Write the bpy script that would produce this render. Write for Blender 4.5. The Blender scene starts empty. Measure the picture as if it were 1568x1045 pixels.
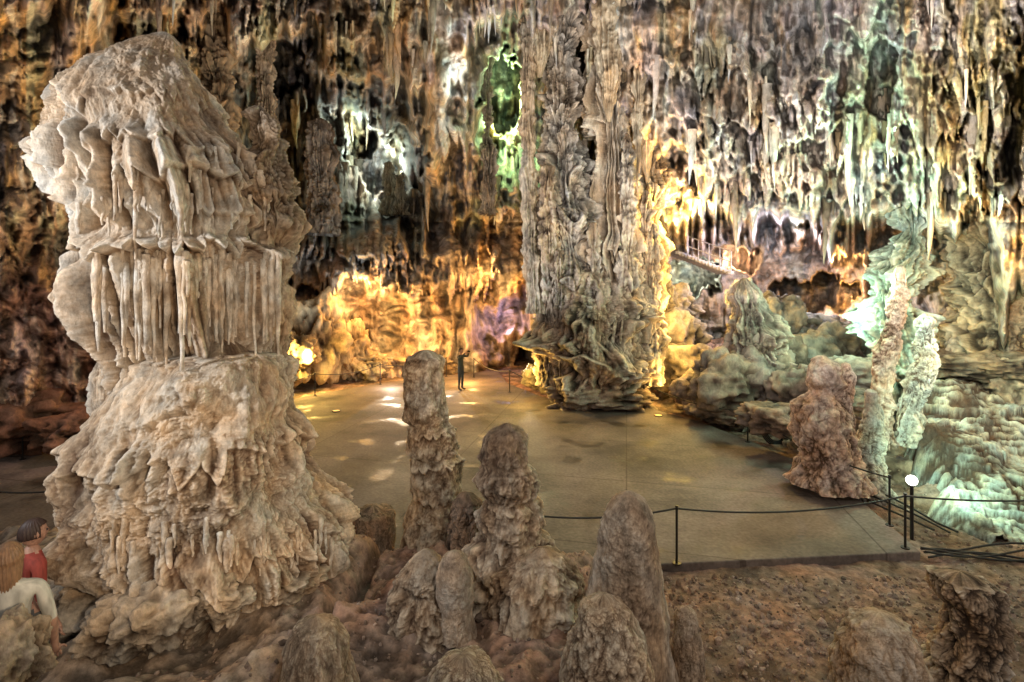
import bpy, bmesh, math, random
import numpy as np
from mathutils import Vector, Matrix
random.seed(7); np.random.seed(7)
f32=np.float32
H=4.68; F=784.0; HY=434.0
def W(px,py,d): return ((px-784)/F*d, d, H-(py-HY)/F*d)
def floorpt(px,py,z=0.0):
    d=(H-z)*F/(py-HY); return ((px-784)/F*d,d,z)
# ---------------------------------------------------------------- noise
_r=np.random.RandomState(3)
PERM=np.tile(_r.permutation(256),3).astype(np.int32)
G3=_r.normal(size=(256,3)); G3/=np.linalg.norm(G3,axis=1)[:,None]; G3=G3.astype(f32)
G2a=_r.rand(256)*2*np.pi; G2=np.stack([np.cos(G2a),np.sin(G2a)],1).astype(f32)
def fade(t): return t*t*t*(t*(t*6-15)+10)
def n2(x,y,s=0):
    x=np.asarray(x,f32)+f32(s*17.31); y=np.asarray(y,f32)+f32(s*9.77)
    x,y=np.broadcast_arrays(x,y)
    xi=np.floor(x).astype(np.int32); yi=np.floor(y).astype(np.int32)
    xf=x-xi; yf=y-yi; xi&=255; yi&=255
    u=fade(xf); v=fade(yf)
    def g(a,b):
        h=PERM[PERM[(xi+a)&255]+((yi+b)&255)]
        gg=G2[h]; return gg[...,0]*(xf-a)+gg[...,1]*(yf-b)
    a=g(0,0); b=g(1,0); c=g(0,1); d=g(1,1)
    return 1.4*((a*(1-u)+b*u)*(1-v)+(c*(1-u)+d*u)*v)
def n3(x,y,z,s=0):
    x=np.asarray(x,f32)+f32(s*17.31); y=np.asarray(y,f32)+f32(s*9.77); z=np.asarray(z,f32)+f32(s*3.19)
    x,y,z=np.broadcast_arrays(x,y,z)
    xi=np.floor(x).astype(np.int32); yi=np.floor(y).astype(np.int32); zi=np.floor(z).astype(np.int32)
    xf=x-xi; yf=y-yi; zf=z-zi
    u=fade(xf); v=fade(yf); w=fade(zf)
    out=0
    for a in (0,1):
        wa=u if a else 1-u
        pa=PERM[(xi+a)&255]
        for b in (0,1):
            wb=v if b else 1-v
            pb=PERM[pa+((yi+b)&255)]
            for c in (0,1):
                wc=w if c else 1-w
                gg=G3[PERM[pb+((zi+c)&255)]]
                out=out+wa*wb*wc*(gg[...,0]*(xf-a)+gg[...,1]*(yf-b)+gg[...,2]*(zf-c))
    return 1.5*out
def sab(n,e=0.012): return np.sqrt(n*n+e)*2-0.5
def fbm3(x,y,z,o=4,s=0,bil=False,g=0.5):
    t=0;a=1.0;f=1.0
    for i in range(o):
        n=n3(x*f,y*f,z*f,s+i)
        t=t+a*(sab(n) if bil else n); a*=g; f*=2.03
    return t
def fbm2(x,y,o=4,s=0,bil=False,g=0.5):
    t=0;a=1.0;f=1.0
    for i in range(o):
        n=n2(x*f,y*f,s+i)
        t=t+a*(sab(n) if bil else n); a*=g; f*=2.03
    return t
def sst(a,b,x):
    t=np.clip((x-a)/(b-a),0,1); return t*t*(3-2*t)
def hash1(i,s=0):
    i=(np.asarray(i).astype(np.int64)*7919+s*104729)
    return ((PERM[(i&255)]*256+PERM[((i>>3)+57+s)&255])%1009)/1009.0
def blur(a,r,wrap=False):
    for ax in (0,1):
        p=[(0,0),(0,0)]; p[ax]=(r+1,r)
        b=np.pad(a,p,mode='wrap' if (wrap and ax==1) else 'edge')
        c=np.cumsum(b.astype(np.float64),axis=ax)
        n=a.shape[ax]
        if ax==0: a=(c[2*r+1:2*r+1+n]-c[0:n])/(2*r+1)
        else: a=(c[:,2*r+1:2*r+1+n]-c[:,0:n])/(2*r+1)
    return a
# ---------------------------------------------------------------- mesh helper
def mesh_np(name,V,Q,mat,col=None,smooth=True):
    me=bpy.data.meshes.new(name)
    V=np.asarray(V,f32).reshape(-1,3); Q=np.asarray(Q,np.int32); k=Q.shape[1]
    me.vertices.add(len(V)); me.vertices.foreach_set('co',V.ravel())
    me.loops.add(Q.size); me.loops.foreach_set('vertex_index',Q.ravel())
    me.polygons.add(len(Q))
    me.polygons.foreach_set('loop_start',np.arange(len(Q),dtype=np.int32)*k)
    me.polygons.foreach_set('loop_total',np.full(len(Q),k,np.int32))
    me.polygons.foreach_set('use_smooth',np.full(len(Q),smooth,bool))
    me.update(calc_edges=True)
    if col is not None:
        ca=me.color_attributes.new('Col','FLOAT_COLOR','POINT')
        c=np.ones((len(V),4),f32); c[:,:3]=np.asarray(col,f32).reshape(-1,3)
        ca.data.foreach_set('color',c.ravel())
    me.materials.append(mat)
    ob=bpy.data.objects.new(name,me); bpy.context.collection.objects.link(ob)
    return ob
def gridq(nr,nc,wrap=False):
    r=np.arange(nr-1)[:,None]; c=np.arange(nc if wrap else nc-1)[None,:]
    c2=(c+1)%nc
    a=r*nc+c; b=r*nc+c2; d=(r+1)*nc+c; e=(r+1)*nc+c2
    return np.stack([a,b,e,d],-1).reshape(-1,4)
# ---------------------------------------------------------------- materials
def newmat(name):
    m=bpy.data.materials.new(name); m.use_nodes=True
    nt=m.node_tree; return m,nt,nt.nodes['Principled BSDF'],nt.links
def rockmat(name,sc=3.0,bump=0.6,dist=0.06,rough=0.75,var=0.55,spec=0.35,zs=1.0,nr=.72):
    m,nt,b,L=newmat(name); N=nt.nodes
    at=N.new('ShaderNodeAttribute'); at.attribute_name='Col'
    tc=N.new('ShaderNodeTexCoord'); mp=N.new('ShaderNodeMapping'); mp.inputs['Scale'].default_value=(1,1,zs)
    L.new(tc.outputs['Object'],mp.inputs['Vector'])
    no=N.new('ShaderNodeTexNoise'); no.inputs['Scale'].default_value=sc; no.inputs['Detail'].default_value=8; no.inputs['Roughness'].default_value=nr
    L.new(mp.outputs[0],no.inputs['Vector'])
    mr=N.new('ShaderNodeMapRange'); mr.inputs[1].default_value=0.34; mr.inputs[2].default_value=0.66; mr.inputs[3].default_value=1-var; mr.inputs[4].default_value=1+var
    L.new(no.outputs['Fac'],mr.inputs[0])
    mx=N.new('ShaderNodeVectorMath'); mx.operation='SCALE'
    L.new(at.outputs['Color'],mx.inputs[0]); L.new(mr.outputs[0],mx.inputs['Scale'])
    n2_=N.new('ShaderNodeTexNoise'); n2_.inputs['Scale'].default_value=sc*0.35; n2_.inputs['Detail'].default_value=3
    L.new(mp.outputs[0],n2_.inputs['Vector'])
    cr=N.new('ShaderNodeValToRGB'); cr.color_ramp.elements[0].position=0.35; cr.color_ramp.elements[0].color=(1.08,0.96,0.83,1)
    cr.color_ramp.elements[1].position=0.65; cr.color_ramp.elements[1].color=(0.94,1.0,1.07,1)
    L.new(n2_.outputs['Fac'],cr.inputs[0])
    mu=N.new('ShaderNodeVectorMath'); mu.operation='MULTIPLY'
    L.new(mx.outputs[0],mu.inputs[0]); L.new(cr.outputs[0],mu.inputs[1])
    L.new(mu.outputs[0],b.inputs['Base Color'])
    b.inputs['Roughness'].default_value=rough
    b.inputs['Specular IOR Level'].default_value=spec
    bp=N.new('ShaderNodeBump'); bp.inputs['Strength'].default_value=bump; bp.inputs['Distance'].default_value=dist
    L.new(no.outputs['Fac'],bp.inputs['Height']); L.new(bp.outputs[0],b.inputs['Normal'])
    return m
def plain(name,c,rough=0.6,metal=0,emit=None,es=0,nv=0.15):
    m,nt,b,L=newmat(name); N=nt.nodes
    no=N.new('ShaderNodeTexNoise'); no.inputs['Scale'].default_value=9; no.inputs['Detail'].default_value=5
    cr=N.new('ShaderNodeValToRGB')
    cr.color_ramp.elements[0].position=0.3; cr.color_ramp.elements[0].color=(*[v*(1-nv*2) for v in c],1)
    cr.color_ramp.elements[1].position=0.7; cr.color_ramp.elements[1].color=(*[min(1,v*(1+nv)) for v in c],1)
    L.new(no.outputs['Fac'],cr.inputs[0]); L.new(cr.outputs[0],b.inputs['Base Color'])
    b.inputs['Roughness'].default_value=rough; b.inputs['Metallic'].default_value=metal
    if emit: b.inputs['Emission Color'].default_value=(*emit,1); b.inputs['Emission Strength'].default_value=es
    return m
M_far=rockmat('cave_rock',2.6,1.0,0.22,0.8,0.5,.25,zs=0.5)
M_col=rockmat('flowstone_far',3.2,1.0,0.16,0.75,0.5,.25,zs=0.6)
M_near=rockmat('flowstone_near',8,1.0,0.075,0.82,0.45,0.22,zs=0.7,nr=.74)
M_dirt=rockmat('packed_dirt',7,1.0,0.06,0.95,0.5,0.12,nr=.76)

# ---------------------------------------------------------------- cave shell
PXs=np.arange(-330,1900,1.75); PYs=np.arange(-230,660,1.6)
PX,PY=np.meshgrid(PXs.astype(f32),PYs.astype(f32))
colx=[-330,0,112,224,336,448,560,672,784,896,1008,1120,1232,1344,1456,1568,1900]
rowy=[-230,0,100,200,300,400,500,600,700]
T=np.array([
[8,  8, 9,10,10,11,12,12,13,14,14,13,12,11, 9, 8, 7],
[9,  9,10,12,14,18,18,16,17,20,18,16,14,12,10, 9, 8],
[10,10,11,14,20,30,20,17,24,21,19,17,15,13,11,10, 9],
[11,11,12,15,24,34,37,20,33,23,20,18,16,14,12,11,10],
[11,11,12,15,23,30,37,29,28,24,22,19,17,15,13,12,11],
[12,12,13,16,23,26,26,27,28,24,31,32,30,26,17,13,12],
[13,13,14,17,24,26,27,28,29,24,32,31,29,24,18,15,14],
[14,14,15,18,24,26,27,28,31,25,30,28,26,21,18,16,15],
[14,14,15,18,24,26,27,28,31,25,30,28,26,21,18,16,15]],f32)
def cellspike(x,w,s,pw=0.8):
    c=x/w+0.8*n2(x/(w*3.3),0*x+3.3,s)
    i=np.floor(c); f=c-i
    r=hash1(i,s)
    return r, (1-np.abs(2*f-1))**pw, np.sqrt(np.clip(1-(2*f-1)**2,0,1))
wx=PX+30*fbm2(PX/90,PY/110,4,1)
wy=PY+30*fbm2(PX/80,PY/80,4,5)
r1,p1,_=cellspike(PX+6*n2(PX/30,PY/50,2),34,3)
r2,p2,_=cellspike(PX+4*n2(PX/20,PY/40,4),13,4)
lf=sst(180,330,PX)*(1-0.6*sst(950,1050,PX)*sst(330,250,PY))
wy=wy-lf*(60*r1**2*p1+22*r2**1.5*p2)+12
ix=np.interp(wx,colx,np.arange(len(colx))); iy=np.interp(wy,rowy,np.arange(len(rowy)))
def cell(i,n,a,b):
    k=np.clip(np.floor(i).astype(int),0,n-2); return k,sst(a,b,i-k)
kx,tx=cell(ix,len(colx),0.1,0.9); ky,ty=cell(iy,len(rowy),0.2,0.8)
D=(T[ky,kx]*(1-tx)+T[ky,kx+1]*tx)*(1-ty)+(T[ky+1,kx]*(1-tx)+T[ky+1,kx+1]*tx)*ty
D=D.astype(np.float64)
Db=blur(blur(D,14),14); wS=sst(940,1040,PX)*sst(300,250,PY); D=D*(1-wS)+Db*wS
def hole(cx,cy,rx,ry,dd,s):
    global D
    q=((PX-cx)/rx)**2+((PY-cy)/ry)**2+0.9*fbm2(PX/22,PY/35,3,s)
    D=D+dd*sst(1.25,0.75,q)
hole(768,145,30,58,11,11); hole(600,245,55,50,6,12); hole(540,190,40,60,5,13)
hole(1060,425,42,30,9,14); hole(1250,450,70,28,6,16); hole(460,480,35,40,2.0,17)
hole(810,560,22,30,4,19); hole(1130,400,40,20,4,23); hole(440,110,30,50,5,25); hole(1350,120,22,70,1.6,26); hole(880,70,26,60,3,27)
def curtain(cx,cy,hw,th,w,Ln,up,s,slope=0):
    c0=np.searchsorted(PXs,cx-hw*1.3); c1=np.searchsorted(PXs,cx+hw*1.3)
    r0=np.searchsorted(PYs,cy-up-60); r1_=np.searchsorted(PYs,cy+Ln*1.1+60)
    if c1-c0<4 or r1_-r0<4: return
    X=PX[r0:r1_,c0:c1]; Y=PY[r0:r1_,c0:c1]
    xw=X+w*0.9*n2(X/(w*3),Y/(w*5),s)+w*0.3*n2(X/w,Y/(w*1.6),s+1)
    r,p,rd=cellspike(xw,w,s%50)
    yb=cy+slope*(X-cx)+26*fbm2(X/45,Y*0+1.7,3,s+3)+Ln*(r**2.2)*p
    edge=1-np.abs(X-cx)/hw+0.5*fbm2(X/30,Y/40,3,s+7)
    m=sst(yb+2.5,yb-3.5,Y)*sst(0,0.35,edge)*sst(cy-up,cy-up*0.05,Y)
    Dl=D[r0:r1_,c0:c1]
    D[r0:r1_,c0:c1]=Dl-m*(th*(0.6+0.6*r)+0.75*rd*w/F*Dl)
rs=random.Random(5)
for k in range(90):
    cx=rs.uniform(-250,1820); cy=rs.uniform(-100,330)
    if cx>1000: cy=rs.uniform(-60,310)
    th=rs.uniform(0.15,0.6)*(0.75 if cx>1000 else 1)
    if cx<230 and rs.random()<0.85: continue
    if 400<cx<680 and 150<cy<330 and rs.random()<0.6: continue
    curtain(cx,cy,rs.uniform(25,110),th,rs.choice([8,10,13,18,26]),rs.uniform(30,120),rs.uniform(70,230),k+20,rs.uniform(-.35,.35))
for a in [(640,205,130,1.2,15,60,170,201,0),(745,330,70,1.0,10,55,90,202,0),(540,385,110,1.0,9,60,90,203,0.15),(590,400,50,.7,7,45,60,204,0),
          (460,120,100,1.5,14,80,150,205,0),(1150,285,130,1.2,16,50,220,206,.12),(1280,300,110,1.2,13,60,220,207,.1),(1440,290,90,1.1,12,60,220,208,-.1),
          (1300,385,50,.8,8,50,60,209,0),(1130,370,70,1.0,9,35,60,210,0),(1540,300,70,1.0,11,50,200,211,-.2),(1200,140,80,.8,14,60,150,219,.1),(1090,110,60,.8,12,80,150,220,-.1),
          (1500,170,70,1.0,34,120,260,221,-.1),(1410,210,50,.7,30,90,260,222,.1),(1130,180,60,.9,32,80,240,223,0),(1250,210,60,.8,30,80,260,224,0),
          (1480,130,80,.8,9,110,190,214,0),(1060,190,60,.6,10,90,180,215,0),(700,440,70,.8,9,40,60,216,0),(520,430,60,.8,10,50,60,217,.1),(745,390,28,.8,7,35,30,218,0)]:
    curtain(*a)
ver=sst(-0.35,0.25,fbm2(PX/150,PY/130,2,60)+np.where(PY<340,0.42,-0.12)+np.where(PX<230,-0.75,0))
px_w=PX+12*n2(PX/40,PY/90,61)+4*n2(PX/14,PY/30,67)
fl=0.6*(sab(n2(px_w/34,PY/240,62),.004)+.5)+0.42*(sab(n2(px_w/15,PY/130,63),.004)+.5)+0.28*(sab(n2(px_w/7,PY/55,64),.006)+.5)
kn=fbm2(px_w/52,(PY+8*n2(PX/30,PY/30,65))/40,5,66,True,0.55)
sm=D/F
low=fbm2(PX/150,PY/130,4,70)
D=D-sm*(ver*fl*20+ (1-ver)*kn*17 + ver*kn*6 + low*44)
D=np.maximum(D,5.5)
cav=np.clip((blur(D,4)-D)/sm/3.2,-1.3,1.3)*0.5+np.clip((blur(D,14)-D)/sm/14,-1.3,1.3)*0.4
base=np.zeros(D.shape+(3,)); base[:]=(0.36,0.285,0.215)
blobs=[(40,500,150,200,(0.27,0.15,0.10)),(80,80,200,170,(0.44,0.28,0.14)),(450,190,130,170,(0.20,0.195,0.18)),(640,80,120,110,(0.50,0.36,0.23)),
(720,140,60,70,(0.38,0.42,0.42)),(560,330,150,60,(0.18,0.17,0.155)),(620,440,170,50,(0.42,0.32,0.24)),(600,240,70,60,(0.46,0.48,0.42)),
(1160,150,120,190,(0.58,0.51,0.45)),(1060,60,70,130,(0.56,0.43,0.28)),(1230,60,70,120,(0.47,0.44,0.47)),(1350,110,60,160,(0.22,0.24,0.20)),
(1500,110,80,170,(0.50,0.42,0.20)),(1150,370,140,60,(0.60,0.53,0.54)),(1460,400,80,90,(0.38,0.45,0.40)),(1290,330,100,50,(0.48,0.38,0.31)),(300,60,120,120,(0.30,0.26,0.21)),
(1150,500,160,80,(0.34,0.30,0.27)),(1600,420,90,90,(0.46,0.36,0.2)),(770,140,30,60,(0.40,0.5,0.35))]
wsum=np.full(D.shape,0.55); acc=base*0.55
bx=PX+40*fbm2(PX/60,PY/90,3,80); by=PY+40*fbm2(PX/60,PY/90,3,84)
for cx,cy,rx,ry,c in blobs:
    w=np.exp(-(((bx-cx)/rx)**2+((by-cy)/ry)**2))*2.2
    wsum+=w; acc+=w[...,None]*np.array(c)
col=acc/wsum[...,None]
st=fbm2(px_w/26,PY/170,4,90); st2=fbm2(px_w/45,PY/210,4,95); st3=fbm2(PX/35,PY/45,4,99); st4=fbm2(px_w/60,PY/120,4,103)
def mixc(col,c,w): return col*(1-w[...,None])+np.array(c)*w[...,None]
up=np.where(PY<350,1.0,0.5)
col=mixc(col,(0.60,0.38,0.13),sst(0.2,0.6,st)*0.5*up)
col=mixc(col,(0.11,0.11,0.11),sst(0.15,0.55,st2)*0.65*up)
col=mixc(col,(0.68,0.63,0.57),sst(0.12,0.5,-st)*0.65*up)
col=mixc(col,(0.29,0.36,0.28),sst(0.15,0.5,-st2)*0.55*up)
col=mixc(col,(0.42,0.38,0.44),sst(0.15,0.6,st4)*0.55*up)
col=mixc(col,(0.33,0.18,0.11),sst(0.2,0.7,st3)*0.35)
col=col*np.clip(1.05+0.6*cav,0.38,1.6)[...,None]  # dirt plus painted shade in recesses, ridges lightened for local contrast
col=np.clip(col,0.015,0.8)
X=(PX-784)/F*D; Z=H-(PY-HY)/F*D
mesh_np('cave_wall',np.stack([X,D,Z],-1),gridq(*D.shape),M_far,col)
def Dat(px,py):
    c=int(np.clip(np.searchsorted(PXs,px),0,len(PXs)-1)); r=int(np.clip(np.searchsorted(PYs,py),0,len(PYs)-1)); return float(D[r,c])
def colat(px,py):
    c=int(np.clip(np.searchsorted(PXs,px),0,len(PXs)-1)); r=int(np.clip(np.searchsorted(PYs,py),0,len(PYs)-1)); return col[r,c]

# ---------------------------------------------------------------- lofted formations
def loft(name,prof,d,mat,nz=200,nt=160,flat=0.9,knob=(0.1,1.5),flute=(0.0,6,0.3),fine=(0.02,8),tiers=(),dark=(.12,.08,.05),light=(.5,.42,.32),mid=None,seed=0,cavs=1.0,px=True,smoothn=3,palm=None,rmin=0.01,wob=0.05,lump=0.0,bias=0.56):
    if px:
        P=[]
        for y,l,r in prof:
            t0=((l+r)/2-784)/F; P.append((W(0,y,d)[2],t0*d,(r-l)/2/F*d/math.sqrt(1+t0*t0)))
    else: P=list(prof)
    P.sort(); P=np.array(P)
    z=np.linspace(P[0,0],P[-1,0],nz)
    xc=np.interp(z,P[:,0],P[:,1]); rr=np.interp(z,P[:,0],P[:,2])
    for _ in range(smoothn):
        k=max(1,nz//80)
        pad=lambda a:np.convolve(np.pad(a,k,mode='edge'),np.ones(2*k+1)/(2*k+1),'valid')
        xc=pad(xc); r_=pad(rr); r_[-1]=rr[-1]; r_[0]=rr[0]; rr=r_
    th=np.linspace(0,2*np.pi,nt,endpoint=False)
    Zg,TH=np.meshgrid(z,th,indexing='ij'); C=np.cos(TH); S=np.sin(TH)
    R=rr[:,None]+0*TH; ry=R*flat
    Xb=R*C; Yb=ry*S
    Xa=Xb+xc[:,None]
    A=np.minimum(1,R/(0.6*rr.max()+1e-6))
    disp=knob[0]*(0.6*fbm3(Xa*knob[1],Yb*knob[1],Zg*knob[1]*.9,4,seed,True)+0.7*fbm3(Xa*knob[1]*.8,Yb*knob[1]*.8,Zg*knob[1]*.8,3,seed+3))*A
    if lump: disp=disp+lump*n3(C*.9,S*.9,Zg*.9/max(rr.max(),.2),seed+77)*A
    zj=n3(C*3,S*3,Zg*1.5,seed+9)
    if flute[0]>0:
        fz=Zg*flute[2]
        Cw=C+0.10*n3(C*2,S*2,Zg*.8,seed+15)
        q=sab(n3(Cw*flute[1],S*flute[1],fz,seed+11),.003)+.5
        q2=sab(n3(Cw*flute[1]*2.3,S*flute[1]*2.3,fz*1.8,seed+12),.004)+.5
        msk=1.0
        if len(flute)>3:
            msk=0
            for (za,zb) in flute[3]:
                msk=np.maximum(msk,sst(za-0.15,za+0.1,Zg+0.25*zj)*sst(zb+0.12,zb-0.12,Zg+0.25*zj))
            msk=0.12+0.88*msk
        disp=disp+flute[0]*(q+0.5*q2-0.5)*A*msk
    for (z0,t,L,wn,Hh) in tiers:
        z0w=z0+.12*n3(C*1.1,S*1.1,0*Zg,seed+23)
        u=(TH/(2*np.pi)*wn)+0.7*n3(C*4,S*4,Zg*0.8,seed+int(z0*10)%40)
        i=np.floor(u); f=u-i; i=np.mod(i,int(wn))
        rnd=hash1(i,seed+int(abs(z0)*7)%30)
        jag=L*rnd**1.5*(1-np.abs(2*f-1))**0.8+0.9*L*n3(C*2.2,S*2.2,Zg*0,seed+21)
        zz_=Zg-(z0w-jag)
        m=sst(-0.035*max(1,Hh),0.02*max(1,Hh),zz_)*np.exp(-np.clip(zz_,0,None)/Hh)*(0.5+0.5*sst(-.3,.3,n3(C*1.7,S*1.7,Zg*0,seed+int(z0*13)%17)))
        disp=disp+m*(t+0.5*t*np.sqrt(np.clip(1-(2*f-1)**2,0,1)))
    if palm:
        pa,pf=palm
        u=Zg*pf+1.3*n3(C*1.3,S*1.3,Zg*0.5,seed+31)+0.35*n3(C*4,S*4,Zg*1.5,seed+32)
        f=u-np.floor(u); disp=disp+pa*(f**1.5)*sst(1.0,0.86,f)*A*(0.2+1.2*hash1(np.floor(u),seed%9))*(.7+.8*n3(C*2,S*2,Zg,seed+35))
    if fine[0]>0:
        fi=fbm3(Xa*fine[1],Yb*fine[1],Zg*fine[1]*.5,4,seed+41,True,.6)
        fi2=fbm3(Xa*fine[1]*1.1,Yb*fine[1]*1.1,Zg*fine[1]*1.1,4,seed+43,True,.6)
        wz=sst(-.25,.25,n3(Xa*.9,Yb*.9,Zg*.9,seed+46))
        disp=disp+fine[0]*(fi*wz+fi2*(1-wz)*1.1)*np.minimum(1,A*1.5)
    disp=disp-(disp.mean()+0.6*disp.std())*A
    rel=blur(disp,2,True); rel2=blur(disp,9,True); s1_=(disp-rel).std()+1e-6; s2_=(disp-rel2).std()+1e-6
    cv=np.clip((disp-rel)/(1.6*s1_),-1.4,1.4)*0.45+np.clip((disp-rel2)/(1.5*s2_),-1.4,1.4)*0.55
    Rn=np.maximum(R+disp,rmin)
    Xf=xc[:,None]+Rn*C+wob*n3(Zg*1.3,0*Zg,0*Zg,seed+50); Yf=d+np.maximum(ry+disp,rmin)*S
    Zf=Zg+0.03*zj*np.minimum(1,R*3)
    tt=np.clip(bias+0.42*cv*cavs+0.5*fbm3(Xf*1.3,Yf*1.3,Zf*0.7,4,seed+60),0,1)  # grooves darkened as dirt and painted shade, ridges painted lighter
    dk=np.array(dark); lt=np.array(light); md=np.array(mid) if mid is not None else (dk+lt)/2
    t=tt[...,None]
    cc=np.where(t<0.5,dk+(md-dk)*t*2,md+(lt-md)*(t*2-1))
    V=np.stack([Xf,Yf,Zf],-1).reshape(-1,3); cc=cc.reshape(-1,3)
    o=(nz-1)*nt; ring=V[o:o+nt]; c0=np.array([xc[-1],d,0.]); c0[:2]=ring[:,:2].mean(0); top=ring[:,2].mean()
    for k,(s_,h_) in enumerate([(.8,.14),(.5,.26),(.2,.32),(.01,.33)]):
        rg=c0+(ring-c0)*s_; rg[:,2]=top+(ring[:,2]-top)*s_+rr[-1]*h_*1.3
        V=np.vstack([V,rg]); cc=np.vstack([cc,cc[o:o+nt]])
    return mesh_np(name,V,gridq(nz+4,nt,True),mat,cc)
def joinobs(obs,name):
    bpy.ops.object.select_all(action='DESELECT')
    for o in obs: o.select_set(True)
    bpy.context.view_layer.objects.active=obs[0]
    if len(obs)>1: bpy.ops.object.join()
    obs[0].name=name; return obs[0]
def zz(py,d): return H-(py-HY)/F*d

CR=(0.76,0.68,0.57); CRD=(0.12,0.072,0.045); CRM=(0.45,0.345,0.245)
# ---- the big flowstone formation
d0=6.2
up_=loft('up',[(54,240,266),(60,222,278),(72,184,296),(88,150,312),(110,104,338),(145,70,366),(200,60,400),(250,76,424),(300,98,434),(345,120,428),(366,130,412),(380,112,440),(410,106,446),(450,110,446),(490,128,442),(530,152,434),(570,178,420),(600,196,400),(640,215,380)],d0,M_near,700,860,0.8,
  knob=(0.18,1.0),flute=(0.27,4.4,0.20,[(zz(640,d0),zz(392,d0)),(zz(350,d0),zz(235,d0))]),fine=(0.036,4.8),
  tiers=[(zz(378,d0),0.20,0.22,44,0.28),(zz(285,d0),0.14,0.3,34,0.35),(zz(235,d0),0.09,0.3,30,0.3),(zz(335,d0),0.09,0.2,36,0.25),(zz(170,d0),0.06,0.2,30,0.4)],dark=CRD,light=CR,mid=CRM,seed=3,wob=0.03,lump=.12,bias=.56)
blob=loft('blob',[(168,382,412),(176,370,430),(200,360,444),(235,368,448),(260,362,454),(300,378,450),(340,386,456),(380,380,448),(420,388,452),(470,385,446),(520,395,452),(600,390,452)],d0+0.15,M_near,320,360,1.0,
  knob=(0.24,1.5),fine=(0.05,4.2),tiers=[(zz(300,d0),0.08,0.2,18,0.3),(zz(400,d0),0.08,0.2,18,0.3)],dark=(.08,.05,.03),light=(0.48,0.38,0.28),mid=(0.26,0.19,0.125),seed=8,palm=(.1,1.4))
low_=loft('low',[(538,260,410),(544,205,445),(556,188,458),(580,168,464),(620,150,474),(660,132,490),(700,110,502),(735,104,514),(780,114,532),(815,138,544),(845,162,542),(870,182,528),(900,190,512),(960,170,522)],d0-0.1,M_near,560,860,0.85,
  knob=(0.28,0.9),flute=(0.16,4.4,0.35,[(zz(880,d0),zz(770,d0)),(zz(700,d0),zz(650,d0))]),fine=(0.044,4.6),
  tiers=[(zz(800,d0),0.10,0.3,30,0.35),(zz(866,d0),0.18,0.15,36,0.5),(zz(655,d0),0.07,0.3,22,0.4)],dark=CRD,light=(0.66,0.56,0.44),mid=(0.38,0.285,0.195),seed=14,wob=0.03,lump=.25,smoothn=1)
side=loft('side',[(552,150,175),(575,142,200),(610,140,210),(650,148,215),(700,150,240)],d0+.6,M_near,200,260,1.0,knob=(0.05,2),flute=(0.05,4,.3),fine=(0.02,5),dark=CRD,light=CR,mid=CRM,seed=18)
parts=[up_,blob,low_,side]
bpy.context.view_layer.update()
def hit(ob,px_,py_):
    dr=Vector(((px_-784)/F,1,-(py_-HY)/F)); ok,loc,nr,_=ob.ray_cast(Vector((0,0,H)),dr.normalized()); return loc if ok else None
rs=random.Random(9)
def drip(x,y,z1,z0,r1,r0,seed,nt=14,nz=30):
    prof=[(z0,x,r0)]
    for k in range(1,5):
        t=k/5; prof.append((z0+(z1-z0)*t,x+rs.uniform(-.015,.015),r0+(r1-r0)*t**.8*rs.uniform(.85,1.15)))
    prof.append((z1,x,r1*.8))
    return loft('drip',prof,y,M_near,nz,nt,1.0,knob=(r1*0.2,3),fine=(0,1),dark=(.45,.35,.26),light=(.78,.71,.61),mid=(.62,.53,.42),seed=seed,px=False,smoothn=1,wob=0)
def dripfield(ob,n,xr,yt,Lr,rr_,sd,slope=0):
    for k in range(n):
        px_=rs.uniform(*xr); y1=rs.uniform(*yt)+slope*(px_-xr[0]); h=hit(ob,px_,y1)
        if h is None: continue
        y0=y1+rs.uniform(*Lr); h0=hit(ob,px_,min(y0,y1+40)) or h
        r=rs.uniform(*rr_); yy=min(h.y,h0.y)+r*0.3
        parts.append(drip(h.x,yy,h.z+.05,h.z-(y0-y1)/F*h.y,r,r*rs.uniform(.25,.5),sd+k))
dripfield(up_,66,(140,435),(388,420),(40,165),(.018,.048),100)
dripfield(up_,34,(110,415),(230,330),(25,70),(.013,.032),200)
dripfield(low_,30,(170,520),(795,840),(25,55),(.018,.035),300)
joinobs(parts,'flowstone_formation')
def boulder(x,y,z,sx,sy,sz,seed,light=(.38,.28,.19),dark=(.1,.065,.04),mat=None,sub=5,amp=0.35,fq=1.1,mid=None):
    bm=bmesh.new(); bmesh.ops.create_icosphere(bm,subdivisions=sub,radius=1)
    V=np.array([v.co[:] for v in bm.verts]); Q=np.array([[v.index for v in f.verts] for f in bm.faces]); bm.free()
    n=1.3*fbm3(V[:,0]*fq,V[:,1]*fq,V[:,2]*fq*.8,4,seed,False,0.5)+.5*fbm3(V[:,0]*fq*1.6,V[:,1]*fq*1.6,V[:,2]*fq*2,4,seed+2,True)
    st_=V[:,2]*3.2+1.2*n3(V[:,0],V[:,1],V[:,2],seed+8); f_=st_-np.floor(st_)
    n=n+0.2*f_*sst(1,.85,f_)
    g=fbm3(V[:,0]*fq*4,V[:,1]*fq*4,V[:,2]*fq*3,3,seed+5)
    V2=V*(1+amp*n+amp*0.22*g)[:,None]*np.array([sx,sy,sz])+np.array([x,y,z])
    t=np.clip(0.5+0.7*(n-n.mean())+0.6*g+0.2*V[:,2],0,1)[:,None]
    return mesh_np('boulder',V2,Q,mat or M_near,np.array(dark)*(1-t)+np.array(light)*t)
bs=[]
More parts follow.
